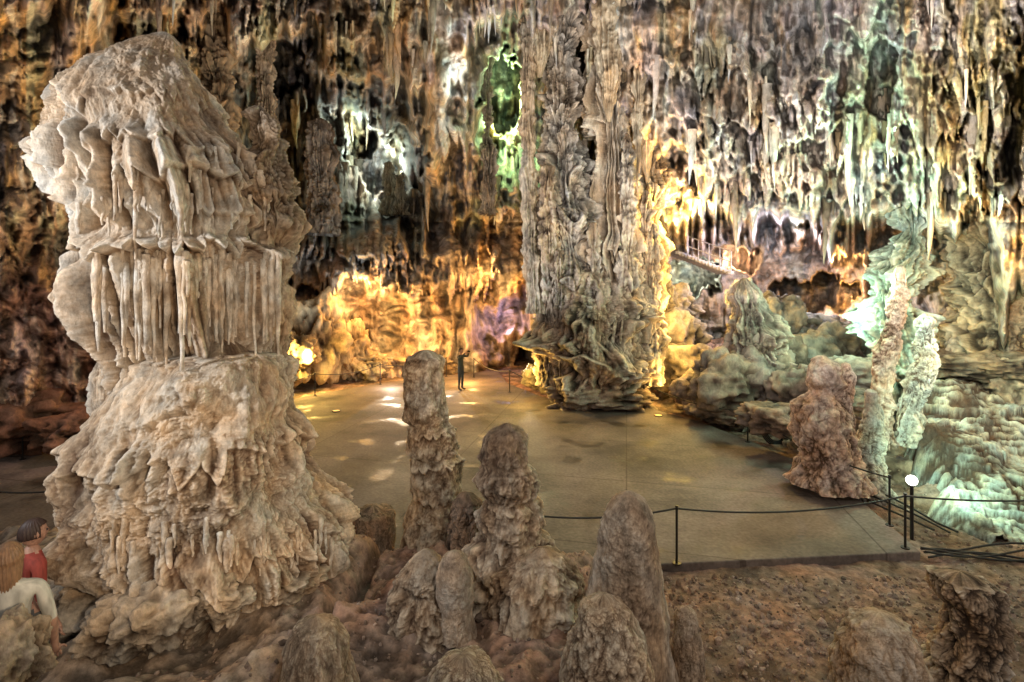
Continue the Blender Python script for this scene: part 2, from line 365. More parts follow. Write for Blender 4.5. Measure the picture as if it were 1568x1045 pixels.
for (px_,py_,d,wpx,hpx,sd) in [(170,905,5.4,75,50,1),(250,930,5.0,62,50,2),(330,905,5.2,50,30,3),(205,950,4.9,60,40,4),(120,930,5.4,50,45,5),(430,880,5.8,60,22,6),(5,1010,3.7,55,60,7),(90,905,5.6,45,35,9)]:
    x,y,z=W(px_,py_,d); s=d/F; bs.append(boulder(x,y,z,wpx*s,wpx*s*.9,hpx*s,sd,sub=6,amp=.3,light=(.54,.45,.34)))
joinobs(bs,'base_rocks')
# ---- foreground stalagmites
def stalag(name,prof,d,seed,light=(.60,.50,.38),dark=(.09,.055,.035),mid=(.32,.235,.16),**k):
    a=dict(knob=(0.085,3.4),fine=(0.016,8),flat=1.0,nz=280,nt=260); a.update(k)
    return loft(name,prof,d,M_near,light=light,dark=dark,mid=mid,seed=seed,px=True,wob=0.02,**a)
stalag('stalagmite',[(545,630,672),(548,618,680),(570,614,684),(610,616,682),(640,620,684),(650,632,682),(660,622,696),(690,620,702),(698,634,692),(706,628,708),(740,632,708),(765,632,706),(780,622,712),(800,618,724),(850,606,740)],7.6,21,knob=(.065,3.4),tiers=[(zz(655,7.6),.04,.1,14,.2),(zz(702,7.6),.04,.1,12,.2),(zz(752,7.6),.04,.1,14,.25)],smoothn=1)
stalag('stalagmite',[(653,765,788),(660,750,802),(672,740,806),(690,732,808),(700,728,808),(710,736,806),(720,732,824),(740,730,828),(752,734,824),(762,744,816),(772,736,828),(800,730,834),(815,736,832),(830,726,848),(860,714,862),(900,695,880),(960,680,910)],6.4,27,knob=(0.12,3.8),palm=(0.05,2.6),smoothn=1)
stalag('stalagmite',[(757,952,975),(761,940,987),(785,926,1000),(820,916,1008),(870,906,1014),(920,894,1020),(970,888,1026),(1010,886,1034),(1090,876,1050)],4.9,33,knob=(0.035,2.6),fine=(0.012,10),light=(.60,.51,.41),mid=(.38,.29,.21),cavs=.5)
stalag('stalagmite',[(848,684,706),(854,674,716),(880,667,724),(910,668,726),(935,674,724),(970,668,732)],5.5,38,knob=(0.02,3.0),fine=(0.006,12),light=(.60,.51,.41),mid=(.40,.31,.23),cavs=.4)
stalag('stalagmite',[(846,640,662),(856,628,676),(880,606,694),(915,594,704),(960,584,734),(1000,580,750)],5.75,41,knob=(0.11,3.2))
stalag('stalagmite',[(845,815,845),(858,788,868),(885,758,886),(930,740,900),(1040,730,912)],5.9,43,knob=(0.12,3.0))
stalag('stalagmite',[(760,700,730),(775,690,742),(830,682,748),(880,675,765)],7.0,45,knob=(0.09,3.0),dark=(.05,.03,.02),light=(.28,.19,.13),mid=(.14,.1,.07))
stalag('stalagmite',[(950,470,500),(957,450,520),(985,436,534),(1020,432,540),(1070,418,552)],4.6,47,knob=(0.035,3),cavs=.6)
stalag('stalagmite',[(932,1042,1060),(940,1034,1070),(980,1030,1076),(1060,1026,1080)],4.9,49,knob=(0.03,3.0),light=(.46,.35,.26))
stalag('stalagmite',[(918,905,945),(930,886,967),(985,870,987),(1060,858,1004)],4.4,51,knob=(0.07,2.8))
stalag('stalagmite',[(946,1320,1372),(955,1296,1395),(985,1276,1414),(1020,1266,1424),(1080,1256,1436)],6.0,53,knob=(0.09,2.8),light=(.52,.43,.34))
stalag('stalagmite',[(884,1440,1500),(890,1420,1532),(915,1422,1548),(950,1438,1542),(980,1428,1550),(1010,1414,1550),(1080,1396,1566)],6.0,55,knob=(0.16,3.0),light=(.56,.48,.39),dark=(.05,.035,.025))
stalag('stalagmite',[(1010,690,730),(1020,668,752),(1060,650,775)],4.5,57,knob=(0.035,2.6))
stalag('stalagmite',[(780,556,585),(783,542,606),(810,538,608),(850,536,604)],7.9,59,knob=(0.03,2.6),dark=(.06,.04,.03),light=(.32,.22,.15),mid=(.18,.13,.09))
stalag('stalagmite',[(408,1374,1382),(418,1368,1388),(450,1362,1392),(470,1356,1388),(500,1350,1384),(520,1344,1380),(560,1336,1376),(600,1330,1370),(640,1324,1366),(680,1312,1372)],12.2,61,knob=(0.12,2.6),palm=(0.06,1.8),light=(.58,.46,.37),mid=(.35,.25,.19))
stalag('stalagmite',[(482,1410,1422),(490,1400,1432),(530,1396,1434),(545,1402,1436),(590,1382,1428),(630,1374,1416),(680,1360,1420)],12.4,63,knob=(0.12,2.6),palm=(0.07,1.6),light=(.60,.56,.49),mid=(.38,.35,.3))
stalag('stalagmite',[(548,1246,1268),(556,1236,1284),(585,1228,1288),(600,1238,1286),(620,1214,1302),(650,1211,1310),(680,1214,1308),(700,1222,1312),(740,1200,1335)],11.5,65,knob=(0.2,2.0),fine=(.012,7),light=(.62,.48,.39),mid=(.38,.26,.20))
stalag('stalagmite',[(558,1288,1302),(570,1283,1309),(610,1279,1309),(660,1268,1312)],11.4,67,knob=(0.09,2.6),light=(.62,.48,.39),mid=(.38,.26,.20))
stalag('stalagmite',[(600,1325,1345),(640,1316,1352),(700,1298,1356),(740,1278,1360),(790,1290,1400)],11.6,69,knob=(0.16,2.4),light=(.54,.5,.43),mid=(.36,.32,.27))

# ---- the great central column: a cluster of fused columns and hanging draperies
cp=[]
CD=(.055,.042,.033)
cp.append(loft('c',[(-140,820,905),(0,828,900),(60,830,895),(100,838,876),(150,828,895),(200,840,880),(260,822,908),(290,834,894),(340,820,925),(380,834,910),(420,816,940),(460,830,926),(500,812,945),(560,830,955),(625,852,965)],20.6,M_col,760,420,1.0,knob=(0.5,0.85),flute=(0.2,3.6,.2),fine=(0.12,2.2),palm=(0.6,0.9),dark=CD,mid=(.27,.235,.20),light=(.62,.56,.50),seed=71,smoothn=1,lump=.5))
cp.append(loft('c',[(-140,880,990),(0,895,985),(80,905,975),(160,896,972),(175,914,964),(240,912,968),(300,906,972),(360,915,975),(385,898,984),(400,910,975),(440,905,992),(520,890,1005)],20.2,M_col,680,400,1.0,knob=(0.18,0.8),flute=(0.5,4.4,.06),fine=(0.09,2.3),tiers=[(zz(175,20.2),.4,1.4,22,1.2),(zz(385,20.2),.4,1.1,22,.9),(zz(60,20.2),.25,1.2,20,1.4)],dark=CD,mid=(.40,.31,.22),light=(.68,.58,.46),seed=73,smoothn=1))
cp.append(loft('c',[(-140,940,1040),(0,955,1030),(100,965,1018),(180,972,1008),(220,964,1016),(300,965,1024),(340,974,1010),(380,968,1030),(430,978,1014),(460,965,1022),(520,950,1014)],20.9,M_col,680,360,1.0,knob=(0.35,0.9),flute=(0.3,4.0,.12),fine=(0.10,2.3),palm=(0.3,0.6),tiers=[(zz(300,20.9),.3,1.0,18,1.0),(zz(130,20.9),.2,1.2,18,1.2)],dark=CD,mid=(.40,.31,.20),light=(.66,.55,.40),seed=75,smoothn=1))
cp.append(loft('c',[(395,905,955),(430,860,985),(455,845,980),(480,818,1008),(520,806,1004),(545,826,1016),(570,822,1008),(600,850,996),(630,850,1000)],20.2,M_col,420,560,0.8,knob=(0.75,0.6),flute=(0.18,4,.25),fine=(0.15,1.8),palm=(0.4,1.0),dark=CD,mid=(.32,.25,.19),light=(.62,.53,.43),seed=77,lump=.5,smoothn=1))
cp.append(loft('c',[(40,798,822),(160,796,818),(260,799,820),(330,798,826),(380,800,828),(480,806,836)],19.6,M_col,300,100,1.0,knob=(0.14,1.4),flute=(0.08,3,.3),fine=(0.04,4),palm=(0.14,1.0),dark=(.08,.06,.04),mid=(.34,.27,.2),light=(.58,.49,.39),seed=79))
rs=random.Random(77)
for k in range(12):
    c=rs.choice([rs.uniform(795,830),rs.uniform(880,1010),rs.uniform(880,1010)]); w_=rs.uniform(8,24); yb=rs.uniform(60,300) if c>850 else rs.uniform(40,120); d=rs.uniform(18.4,20.2)
    cp.append(loft('c',[(-140,c-w_*1.5,c+w_*1.5),(-40,c-w_*1.2,c+w_*1.2),(yb*.5,c-w_*.8,c+w_*.8),(yb*.8,c-w_*.45,c+w_*.5),(yb,c-w_*.12,c+w_*.12)],d,M_col,200,100,1.0,knob=(0.2,1.2),flute=(0.16,2.6,.15),fine=(0.05,3),dark=(.1,.07,.045),mid=(.42,.32,.21),light=(.66,.55,.4),seed=300+k))
for k in range(7):
    c=rs.uniform(835,1000); w_=rs.uniform(9,18); yt=rs.uniform(200,440); d=rs.uniform(18.6,19.4)
    cp.append(loft('c',[(yt,c-w_*.4,c+w_*.4),(yt+20,c-w_*.8,c+w_*.8),((yt+560)/2,c-w_,c+w_),(590,c-w_*1.2,c+w_*1.2)],d+.6,M_col,240,110,1.0,knob=(0.3,1.2),flute=(0.1,2.6,.2),palm=(.3,rs.uniform(.7,1.4)),fine=(0.07,3),dark=CD,mid=(.33,.26,.2),light=(.62,.53,.43),seed=330+k))
joinobs(cp,'cave_column')
def bcol(prof,d,seed,palm=(0.25,1.2),light=(.44,.37,.3),mid=(.25,.2,.155),fl=(0.14,3,.15),knob=(.3,1.0),nt=150,nz=320):
    return loft('cave_column',prof,d,M_col,nz,nt,1.0,knob=knob,flute=fl,fine=(0.08,2.8),palm=palm,dark=(.05,.04,.03),mid=mid,light=light,seed=seed)
bcol([(185,480,500),(195,470,510),(240,468,512),(290,470,515),(360,465,525)],25,91,light=(.34,.29,.24),mid=(.19,.155,.13))
bcol([(-60,380,430),(30,392,420),(110,396,416),(180,392,420),(260,385,430)],18,92,palm=(.2,1.4))
bcol([(-60,290,350),(20,305,350),(90,305,352),(160,312,356),(240,310,366)],16,93,palm=(.28,1.5),light=(.36,.28,.2))
bcol([(270,608,618),(300,606,622),(330,602,626)],33,94,light=(.6,.58,.48),mid=(.4,.38,.3))
bcol([(250,588,602),(290,586,606),(330,580,610)],34,95,light=(.6,.58,.48),mid=(.4,.38,.3))
bcol([(60,738,752),(200,740,754),(330,735,760)],26,96,light=(.45,.4,.34),fl=(.15,3,.2))
bcol([(60,842,860),(200,838,856),(330,836,862)],26,97,light=(.4,.42,.34))
bcol([(420,975,990),(470,972,992),(560,960,1010)],23,98,light=(.5,.4,.26))
bcol([(300,1355,1445),(360,1370,1425),(400,1340,1430),(440,1322,1400),(480,1318,1405),(540,1330,1420),(620,1340,1440)],15.5,120,palm=(.35,.9),light=(.50,.54,.47),mid=(.27,.30,.25),knob=(.6,1.1),nt=260,nz=420)
bcol([(270,1450,1600),(330,1430,1600),(380,1460,1590),(430,1436,1610),(470,1450,1620),(540,1420,1640),(640,1400,1660)],15.5,121,palm=(.4,.8),light=(.56,.48,.34),mid=(.29,.25,.18),knob=(.6,1.0),nt=320,nz=420)
bcol([(430,1128,1150),(440,1118,1165),(475,1112,1180),(520,1105,1205),(570,1100,1215),(650,1090,1225)],17.5,122,palm=(.3,1.0),light=(.40,.35,.30),mid=(.18,.15,.125),knob=(.55,.8),nt=260)
bcol([(300,1000,1030),(400,1004,1026),(500,1000,1040)],24,123,light=(.55,.45,.3))
# ---- hanging stalactites (one mass)
rs=random.Random(21)
Vt=[];Qt=[];Ct=[];off=0
def cone_np(x,y,z1,L,r,seed,c):
    global off
    nt=10; nz=16
    t=np.linspace(0,1,nz); th=np.linspace(0,2*np.pi,nt,endpoint=False)
    rad=r*((1-t)**0.8*0.92+0.05)*(1+0.12*np.sin(t*rs.uniform(8,22)+seed)+0.07*np.array([rs.uniform(-1,1) for _ in t]))
    bx_=r*0.5*np.sin(t*3+seed)*t
    Xc=x+bx_[:,None]+rad[:,None]*np.cos(th); Yc=y+rad[:,None]*np.sin(th); Zc=z1-(t*L)[:,None]+0*Xc
    V=np.stack([Xc,Yc,Zc],-1).reshape(-1,3); Vt.append(V); Qt.append(gridq(nz,nt,True)+off); off+=len(V)
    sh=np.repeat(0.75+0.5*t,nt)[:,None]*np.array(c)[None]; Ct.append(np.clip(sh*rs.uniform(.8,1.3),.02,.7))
n=0
while n<210:
    px_=rs.uniform(-150,1750); py_=rs.uniform(-60,320)
    if px_<240 and rs.random()<0.9: continue
    if rs.random()<0.4: px_=rs.gauss(rs.choice([480,640,850,1120,1300,1450]),60)
    for q in range(rs.randint(1,5)):
        pxx=px_+rs.gauss(0,14); pyy=py_+rs.gauss(0,6); d_=Dat(pxx,pyy)
        wpx=rs.choice([2.2,3,3.5,4.5,6,8]); L=wpx*rs.uniform(6,15)
        x,y,z=W(pxx,pyy,d_-0.05)
        c=colat(pxx,pyy)*0.8+np.array(rs.choice([(.5,.38,.24),(.4,.38,.35),(.5,.34,.16),(.6,.54,.46)]))*0.25
        cone_np(x,y,z+0.4,L/F*d_+0.4,wpx/F*d_,rs.uniform(0,6),c); n+=1
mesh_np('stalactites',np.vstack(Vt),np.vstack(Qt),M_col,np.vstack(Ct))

# ---------------------------------------------------------------- terrain
gx=np.concatenate([np.arange(-60,-9,0.35),np.arange(-9,11,0.03),np.arange(11,60,0.3)]); gy=np.concatenate([np.arange(1.0,10.5,0.03),np.arange(10.5,34,0.12),np.arange(34,70,1.0)])
GX,GY_=np.meshgrid(gx,gy)
def terrain(X,Y):
    n=fbm2(X*0.9,Y*0.9,5,120,False); nb=fbm2(X*1.3,Y*1.3,5,125,True,.5)
    z=-0.14+0.05*n+0.012*fbm2(X*6,Y*6,3,133)
    e=0.35*fbm2(X*1.1,Y*1.1,3,130)
    rb=np.interp(Y,[1,4.5,5.2,6.2,7.2,8],[1.5,1.45,1.75,1.35,0.9,0.5])
    m=sst(0.45,-0.35,X-rb+e)*sst(8.3,7.3,Y+e*0.8)
    z=z+m*(1.14+0.08*nb+0.13*n-0.1*np.clip((Y-6)/2,0,1)+0.02*fbm2(X*5,Y*5,4,136,True))
    gl=np.interp(Y,[3.8,5,6.3,7.5],[-2.15,-1.95,-1.95,-1.9]); gd=np.abs(X-gl+0.08*n)
    z=z-m*0.2*sst(0.12,0.04,gd)+m*0.12*sst(gl+0.0,gl-0.3,X)
    m2=sst(0.3,3.0,X-np.interp(Y,[8,10.9,15.4,19.7,24],[9.5,8.0,7.6,6.0,5.0])+e)*sst(9.5,11.5,Y)
    z=z+m2*(0.45+0.2*nb+0.4*n+0.9*np.clip((Y-12)/12,0,1))
    m4=sst(-9,-11,X)*sst(14,16,Y); z=z+m4*0.4*(nb+.6)
    return z
Zt=terrain(GX,GY_)
dirt=np.array((.26,.19,.145)); dk=np.array((.085,.06,.045)); rd=np.array((.31,.20,.15))
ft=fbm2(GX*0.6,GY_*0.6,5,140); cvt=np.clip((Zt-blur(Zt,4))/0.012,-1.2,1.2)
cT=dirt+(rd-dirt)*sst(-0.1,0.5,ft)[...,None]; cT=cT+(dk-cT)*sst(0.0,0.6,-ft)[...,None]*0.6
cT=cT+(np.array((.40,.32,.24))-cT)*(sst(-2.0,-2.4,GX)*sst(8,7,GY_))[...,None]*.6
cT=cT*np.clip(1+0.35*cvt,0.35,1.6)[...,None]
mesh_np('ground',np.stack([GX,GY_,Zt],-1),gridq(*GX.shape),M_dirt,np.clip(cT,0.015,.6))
m,nt,b,L=newmat('concrete_floor'); N=nt.nodes
tc=N.new('ShaderNodeTexCoord')
no=N.new('ShaderNodeTexNoise'); no.inputs['Scale'].default_value=0.45; no.inputs['Detail'].default_value=8; no.inputs['Roughness'].default_value=0.62
L.new(tc.outputs['Object'],no.inputs['Vector'])
cr=N.new('ShaderNodeValToRGB'); e=cr.color_ramp.elements; e[0].position=.36; e[0].color=(.075,.060,.052,1); e[1].position=.66; e[1].color=(.235,.188,.160,1)
x_=e.new(0.5); x_.color=(.155,.122,.102,1)
L.new(no.outputs['Fac'],cr.inputs[0])
nf=N.new('ShaderNodeTexNoise'); nf.inputs['Scale'].default_value=14; nf.inputs['Detail'].default_value=6
L.new(tc.outputs['Object'],nf.inputs['Vector'])
mr=N.new('ShaderNodeMapRange'); mr.inputs[1].default_value=.3; mr.inputs[2].default_value=.7; mr.inputs[3].default_value=.75; mr.inputs[4].default_value=1.25
L.new(nf.outputs['Fac'],mr.inputs[0])
bt=N.new('ShaderNodeTexBrick'); bt.inputs['Scale'].default_value=1.0; bt.inputs['Mortar Size'].default_value=0.018; bt.inputs['Brick Width'].default_value=4.4; bt.inputs['Row Height'].default_value=3.1; bt.offset=0.0
bt.inputs['Color1'].default_value=(1,1,1,1); bt.inputs['Color2'].default_value=(.80,.80,.82,1); bt.inputs['Mortar'].default_value=(.55,.52,.5,1)
mp=N.new('ShaderNodeMapping'); mp.inputs['Rotation'].default_value=(0,0,0.22); L.new(tc.outputs['Object'],mp.inputs['Vector']); L.new(mp.outputs[0],bt.inputs['Vector'])
nd=N.new('ShaderNodeTexNoise'); nd.inputs['Scale'].default_value=0.9; nd.inputs['Detail'].default_value=6; L.new(mp.outputs[0],nd.inputs['Vector'])
md=N.new('ShaderNodeMapRange'); md.inputs[1].default_value=.56; md.inputs[2].default_value=.66; md.inputs[3].default_value=1; md.inputs[4].default_value=.5; L.new(nd.outputs['Fac'],md.inputs[0])
s1=N.new('ShaderNodeVectorMath'); s1.operation='SCALE'; L.new(cr.outputs[0],s1.inputs[0]); L.new(mr.outputs[0],s1.inputs['Scale'])
s2=N.new('ShaderNodeVectorMath'); s2.operation='MULTIPLY'; L.new(s1.outputs[0],s2.inputs[0]); L.new(bt.outputs['Color'],s2.inputs[1])
s3=N.new('ShaderNodeVectorMath'); s3.operation='SCALE'; L.new(s2.outputs[0],s3.inputs[0]); L.new(md.outputs[0],s3.inputs['Scale'])
L.new(s3.outputs[0],b.inputs['Base Color'])
rr_=N.new('ShaderNodeMapRange'); rr_.inputs[1].default_value=.55; rr_.inputs[2].default_value=1.; rr_.inputs[3].default_value=.42; rr_.inputs[4].default_value=.78
L.new(md.outputs[0],rr_.inputs[0]); L.new(rr_.outputs[0],b.inputs['Roughness']); b.inputs['Specular IOR Level'].default_value=.35
bp=N.new('ShaderNodeBump'); bp.inputs['Strength'].default_value=.5; bp.inputs['Distance'].default_value=.02; L.new(nf.outputs['Fac'],bp.inputs['Height']); L.new(bp.outputs[0],b.inputs['Normal'])
M_floor=m
poly=[(7.13,8.93),(0.9,8.4),(-2.6,8.45),(-9,8.6),(-17,9),(-19,13.4),(-13.3,13.8),(-11.5,16),(-9.6,19.5),(-8.3,21.6),(-6.2,24),(-3.4,26),(-0.8,27.5),(-0.2,24),(1.2,21.2),(2.0,20.3),(5.0,19.4),(6.3,17.4),(7.05,15.3),(7.6,13),(7.5,10.9)]
bm=bmesh.new()
lo=[bm.verts.new((x,y,-0.6)) for x,y in poly]; hi=[bm.verts.new((x,y,0)) for x,y in poly]
bm.faces.new(hi); bm.faces.new(lo[::-1])
for i in range(len(poly)):
    j=(i+1)%len(poly); bm.faces.new([lo[i],lo[j],hi[j],hi[i]])
bmesh.ops.recalc_face_normals(bm,faces=bm.faces[:])
me=bpy.data.meshes.new('visitor_floor'); bm.to_mesh(me); bm.free(); me.materials.append(M_floor)
fl_=bpy.data.objects.new('visitor_floor',me); bpy.context.collection.objects.link(fl_)
bv=fl_.modifiers.new('b','BEVEL'); bv.width=0.02; bv.segments=2
# ---- travertine terraces on the right: broken, stacked thin shelves
tx=np.arange(7.6,22,0.03); ty=np.arange(9.4,19.5,0.025); TX,TY=np.meshgrid(tx,ty)
wxx=TX+.7*fbm2(TX*.5,TY*.5,3,171); wyy=TY+.5*fbm2(TX*.5,TY*.5,3,175)
w=fbm2(wxx*0.20+3,wyy*0.22,5,150,False,.5)+.10*fbm2(wxx*1.1,wyy*1.1,5,151)
u=(TY-10.0)*0.42+0.10*(TX-10)+1.25*w
u=np.clip(u,-0.4,None)
def shelves(u,st_,s): 
    q=u/st_; k=np.floor(q); f=q-k; h=hash1(k,s)
    return (k+sst(0.0,0.09,f)*.9+.1*f-1)*st_*0.72+(h-.5)*.05, f
ZA,fA=shelves(u,.42,3); ZB,fB=shelves(u+.3*w,.17,5)
bl_=sst(-.15,.15,fbm2(TX*.35,TY*.5,4,181))
Zr=ZA*(1-bl_)+ZB*bl_+0.03*fbm2(TX*2.4,TY*2.4,4,155)+0.03*fbm2(TX*7,TY*9,4,158)+.05*fbm2(TX*1.8,TY*1.8,3,159,True)
edge=sst(0,1.2,TX-(8.0+np.clip(TY-10,0,9)*0.55)+0.7*w)
Zr=Zr*edge-0.9*(1-edge)-0.04
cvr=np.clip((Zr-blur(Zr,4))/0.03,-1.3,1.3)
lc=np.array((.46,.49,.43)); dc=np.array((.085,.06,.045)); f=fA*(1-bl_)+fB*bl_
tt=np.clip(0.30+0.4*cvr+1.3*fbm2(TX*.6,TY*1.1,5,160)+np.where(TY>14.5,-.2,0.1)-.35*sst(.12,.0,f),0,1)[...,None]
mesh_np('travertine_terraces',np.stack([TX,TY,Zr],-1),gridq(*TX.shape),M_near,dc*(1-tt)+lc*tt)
# ---- boulders right of the column
bl=[]
rs=random.Random(31)
for (px_,py_,d,wpx,hpx,lt) in [(1150,570,17.5,60,55,(.30,.25,.21)),(1110,585,17,55,42,(.30,.24,.19)),(1195,570,18,45,45,(.26,.22,.18)),(1135,455,18.2,20,22,(.66,.62,.56)),(1190,480,21,35,35,(.3,.27,.23)),
    (1050,560,21,50,35,(.38,.3,.2)),(1080,600,18.5,45,30,(.34,.26,.19)),(1030,520,23,45,40,(.46,.39,.31)),(1230,600,16,45,35,(.3,.23,.18)),(1270,550,19,50,40,(.28,.26,.22)),(1320,540,20,50,35,(.3,.32,.27)),
    (1230,510,22,60,30,(.3,.3,.27)),(1030,470,25,40,25,(.6,.5,.4)),(830,575,21,26,22,(.44,.35,.23)),(1100,630,17.2,40,15,(.34,.26,.2)),(1190,640,14,50,22,(.3,.22,.17)),
    (880,600,19.4,45,18,(.4,.32,.25)),(950,606,19.3,50,16,(.38,.29,.23)),(1460,560,15,60,20,(.35,.3,.22)),(1540,560,14.5,50,18,(.4,.33,.22)),(1300,575,14.5,50,26,(.3,.27,.22)),(1290,610,13.5,40,18,(.32,.27,.22))]:
    x,y,z=W(px_,py_,d); s=d/F
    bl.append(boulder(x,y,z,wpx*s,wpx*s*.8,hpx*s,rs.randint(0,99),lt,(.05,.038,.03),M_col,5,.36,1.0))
for k in range(100):
    d=rs.uniform(12.0,22); x=rs.uniform(np.interp(d,[12,15.4,19.7,24],[8.3,7.9,6.3,5.2]),11.5*d/14); r=rs.uniform(.1,.42)
    bl.append(boulder(x,d,float(terrain(np.array([[x]]),np.array([[d]]))[0,0])+r*.2,r,r,r*.75,rs.randint(0,99),(.38,.30,.23),(.06,.04,.03),M_col,3,.36,1.0))
joinobs(bl,'boulders')
bl=[]
for (px_,py_,d,wpx,hpx) in [(485,520,24,38,55),(450,545,22.5,30,35),(560,560,25.5,30,20),(30,640,14.5,80,40),(110,660,13.8,50,25),(540,540,25.5,26,40),(660,560,27,40,14)]:
    x,y,z=W(px_,py_,d); s=d/F
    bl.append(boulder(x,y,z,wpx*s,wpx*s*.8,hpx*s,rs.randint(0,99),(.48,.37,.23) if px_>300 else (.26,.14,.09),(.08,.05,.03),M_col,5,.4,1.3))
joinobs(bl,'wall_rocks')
# ---- gravel
rs_=np.random.RandomState(4)
bm=bmesh.new(); bmesh.ops.create_icosphere(bm,subdivisions=1,radius=1); IV=np.array([v.co[:] for v in bm.verts]); IQ=np.array([[v.index for v in f_.verts] for f_ in bm.faces]); bm.free()
NG=8500; Vg=[]
for k in range(NG):
    if k<6800: x=rs_.uniform(1.2,9.5); y=rs_.uniform(3.8,8.4)
    elif k<8000: x=rs_.uniform(-4,1.4); y=rs_.uniform(3.6,8)
    else: x=rs_.uniform(7.5,10); y=rs_.uniform(8,12)
    r=rs_.gamma(1.8,0.008)+0.005
    Vg.append((x,y,r*(.8 if 6800<k<8000 else 1)))
Vg=np.array(Vg); zg=terrain(Vg[:,0:1],Vg[:,1:2])[:,0]
nv_=IV.shape[0]
allV=IV[None]*Vg[:,2][:,None,None]*rs_.uniform(.6,1.35,(NG,nv_,1))*rs_.uniform(.6,1.3,(NG,1,3))
allV=allV+np.stack([Vg[:,0],Vg[:,1],zg+Vg[:,2]*.3],-1)[:,None]
allQ=(IQ[None]+nv_*np.arange(NG)[:,None,None]).reshape(-1,3)
cg=np.repeat((rs_.uniform(.5,1.7,(NG,1))*np.array([[.29,.22,.175]]))[:,None],nv_,1)
mesh_np('gravel',allV.reshape(-1,3),allQ,M_dirt,cg.reshape(-1,3),False)

# ---------------------------------------------------------------- rope barriers
M_post=plain('black_steel',(.03,.028,.027),.45,.6); M_rope=plain('rope_rubber',(.015,.014,.014),.6)
def tube(pts,r,name,mat,res=6):
    cu=bpy.data.curves.new(name,'CURVE'); cu.dimensions='3D'; cu.bevel_depth=r; cu.bevel_resolution=res//2
    sp=cu.splines.new('POLY'); sp.points.add(len(pts)-1)
    for i,p in enumerate(pts): sp.points[i].co=(*p,1)
    cu.materials.append(mat); o=bpy.data.objects.new(name,cu); bpy.context.collection.objects.link(o)
    bpy.ops.object.select_all(action='DESELECT'); o.select_set(True); bpy.context.view_layer.objects.active=o
    bpy.ops.object.convert(target='MESH'); return bpy.context.view_layer.objects.active
def post(x,y,z,h=0.95):
    obs=[]
    for (r,z0,z1) in [(.02,0,h),(.07,0,.015),(.028,h-.05,h-.01),(.028,h,h+.02)]:
        bpy.ops.mesh.primitive_cylinder_add(vertices=16,radius=r,depth=z1-z0,location=(x,y,z+(z0+z1)/2)); o=bpy.context.object; o.data.materials.append(M_post); obs.append(o)
    return obs
def sag(a,b,s,n=16):
    a=Vector(a); b=Vector(b); out=[]
    for i in range(n+1):
        t=i/n; p=a.lerp(b,t); p.z-=s*4*t*(1-t); out.append(p[:])
    return out
def barrier(posts,sags,ext=()):
    obs=[]
    for (x,y,z) in posts: obs+=post(x,y,z)
    for i in range(len(posts)-1):
        a=(posts[i][0],posts[i][1],posts[i][2]+.92); b=(posts[i+1][0],posts[i+1][1],posts[i+1][2]+.92)
        obs.append(tube(sag(a,b,sags),.016,'rope',M_rope))
    for a,b,s in ext: obs.append(tube(sag(a,b,s),.016,'rope',M_rope))
    joinobs(obs,'rope_barrier')
P1=[(-1.9,25.5,0),(-.1,22,0),(2.0,20.1,0),(4.95,19.2,0),(6.95,15.1,0),(7.3,9.9,0)]
barrier(P1,.22)
pf=(2.75,8.55,0); pc=(6.95,9.05,0)
barrier([(-.4,8.55,0),pf,pc],.16,[((6.95,9.05,.92),(11.5,9.6,.75),.12)])
barrier([(-13,13.6,0),(-10.4,17,0),(-8.2,21.3,0),(-6.1,23.7,0),(-3.3,25.7,0)],.2)
barrier([(-8.2,9.3,0),(-10.6,9.6,0)],.1,[((-8.2,9.3,.92),(-6.8,9.5,.7),.1)])
obs=[]
for k in range(5):
    pts=[]
    for t in np.linspace(0,1,30):
        x=7.2+6*t; y=8.85-0.3*t+0.12*math.sin(t*9+k*1.3)+.05*k; pts.append((x,y,-.06+.02*k+.05*math.sin(t*13+k)))
    obs.append(tube(pts,.018,'c',M_rope))
for k in range(3):
    pts=[]
    for t in np.linspace(0,1,30):
        x=7.9+.25*math.sin(t*6+k)+k*.06; y=16-6.5*t; pts.append((x,y,.02+.08*abs(math.sin(t*8+k))))
    obs.append(tube(pts,.02,'c',M_rope))
for k in range(4):
    pts=[]
    for t in np.linspace(0,1,24):
        a=t*math.pi*1.4+2; pts.append((7.9+(.35+.05*k)*math.cos(a),15.3,.55+(.6+.04*k)*math.sin(a)))
    obs.append(tube(pts,.02,'c',M_rope))
joinobs(obs,'electric_cables')
# ---------------------------------------------------------------- lamps (fixtures that show)
def emis(n,c,s): return plain(n,c,.3,0,c,s)
bpy.ops.mesh.primitive_uv_sphere_add(segments=20,ring_count=12,radius=.09,location=(7.3,9.35,1.08)); o=bpy.context.object; o.data.materials.append(emis('lamp_glass',(1,.95,.85),9))
bpy.ops.mesh.primitive_cylinder_add(vertices=12,radius=.03,depth=1.0,location=(7.3,9.35,.5)); o2=bpy.context.object; o2.data.materials.append(M_post)
joinobs([o,o2],'lamp_post')
for (px_,py_) in [(515,630),(1008,637),(640,612)]:
    x,y,z=floorpt(px_,py_)
    bpy.ops.mesh.primitive_cylinder_add(vertices=20,radius=.13,depth=.02,location=(x,y,.012)); a=bpy.context.object; a.data.materials.append(emis('floor_light_lens',(1,.6,.2),1.0))
    bpy.ops.mesh.primitive_torus_add(major_radius=.14,minor_radius=.018,location=(x,y,.015)); b_=bpy.context.object; b_.data.materials.append(M_post)
    joinobs([a,b_],'floor_lamp')
M_step=plain('stair_concrete',(.5,.45,.5),.7); obs=[]
a=Vector(W(1032,388,27)); b2=Vector(W(1110,418,25))
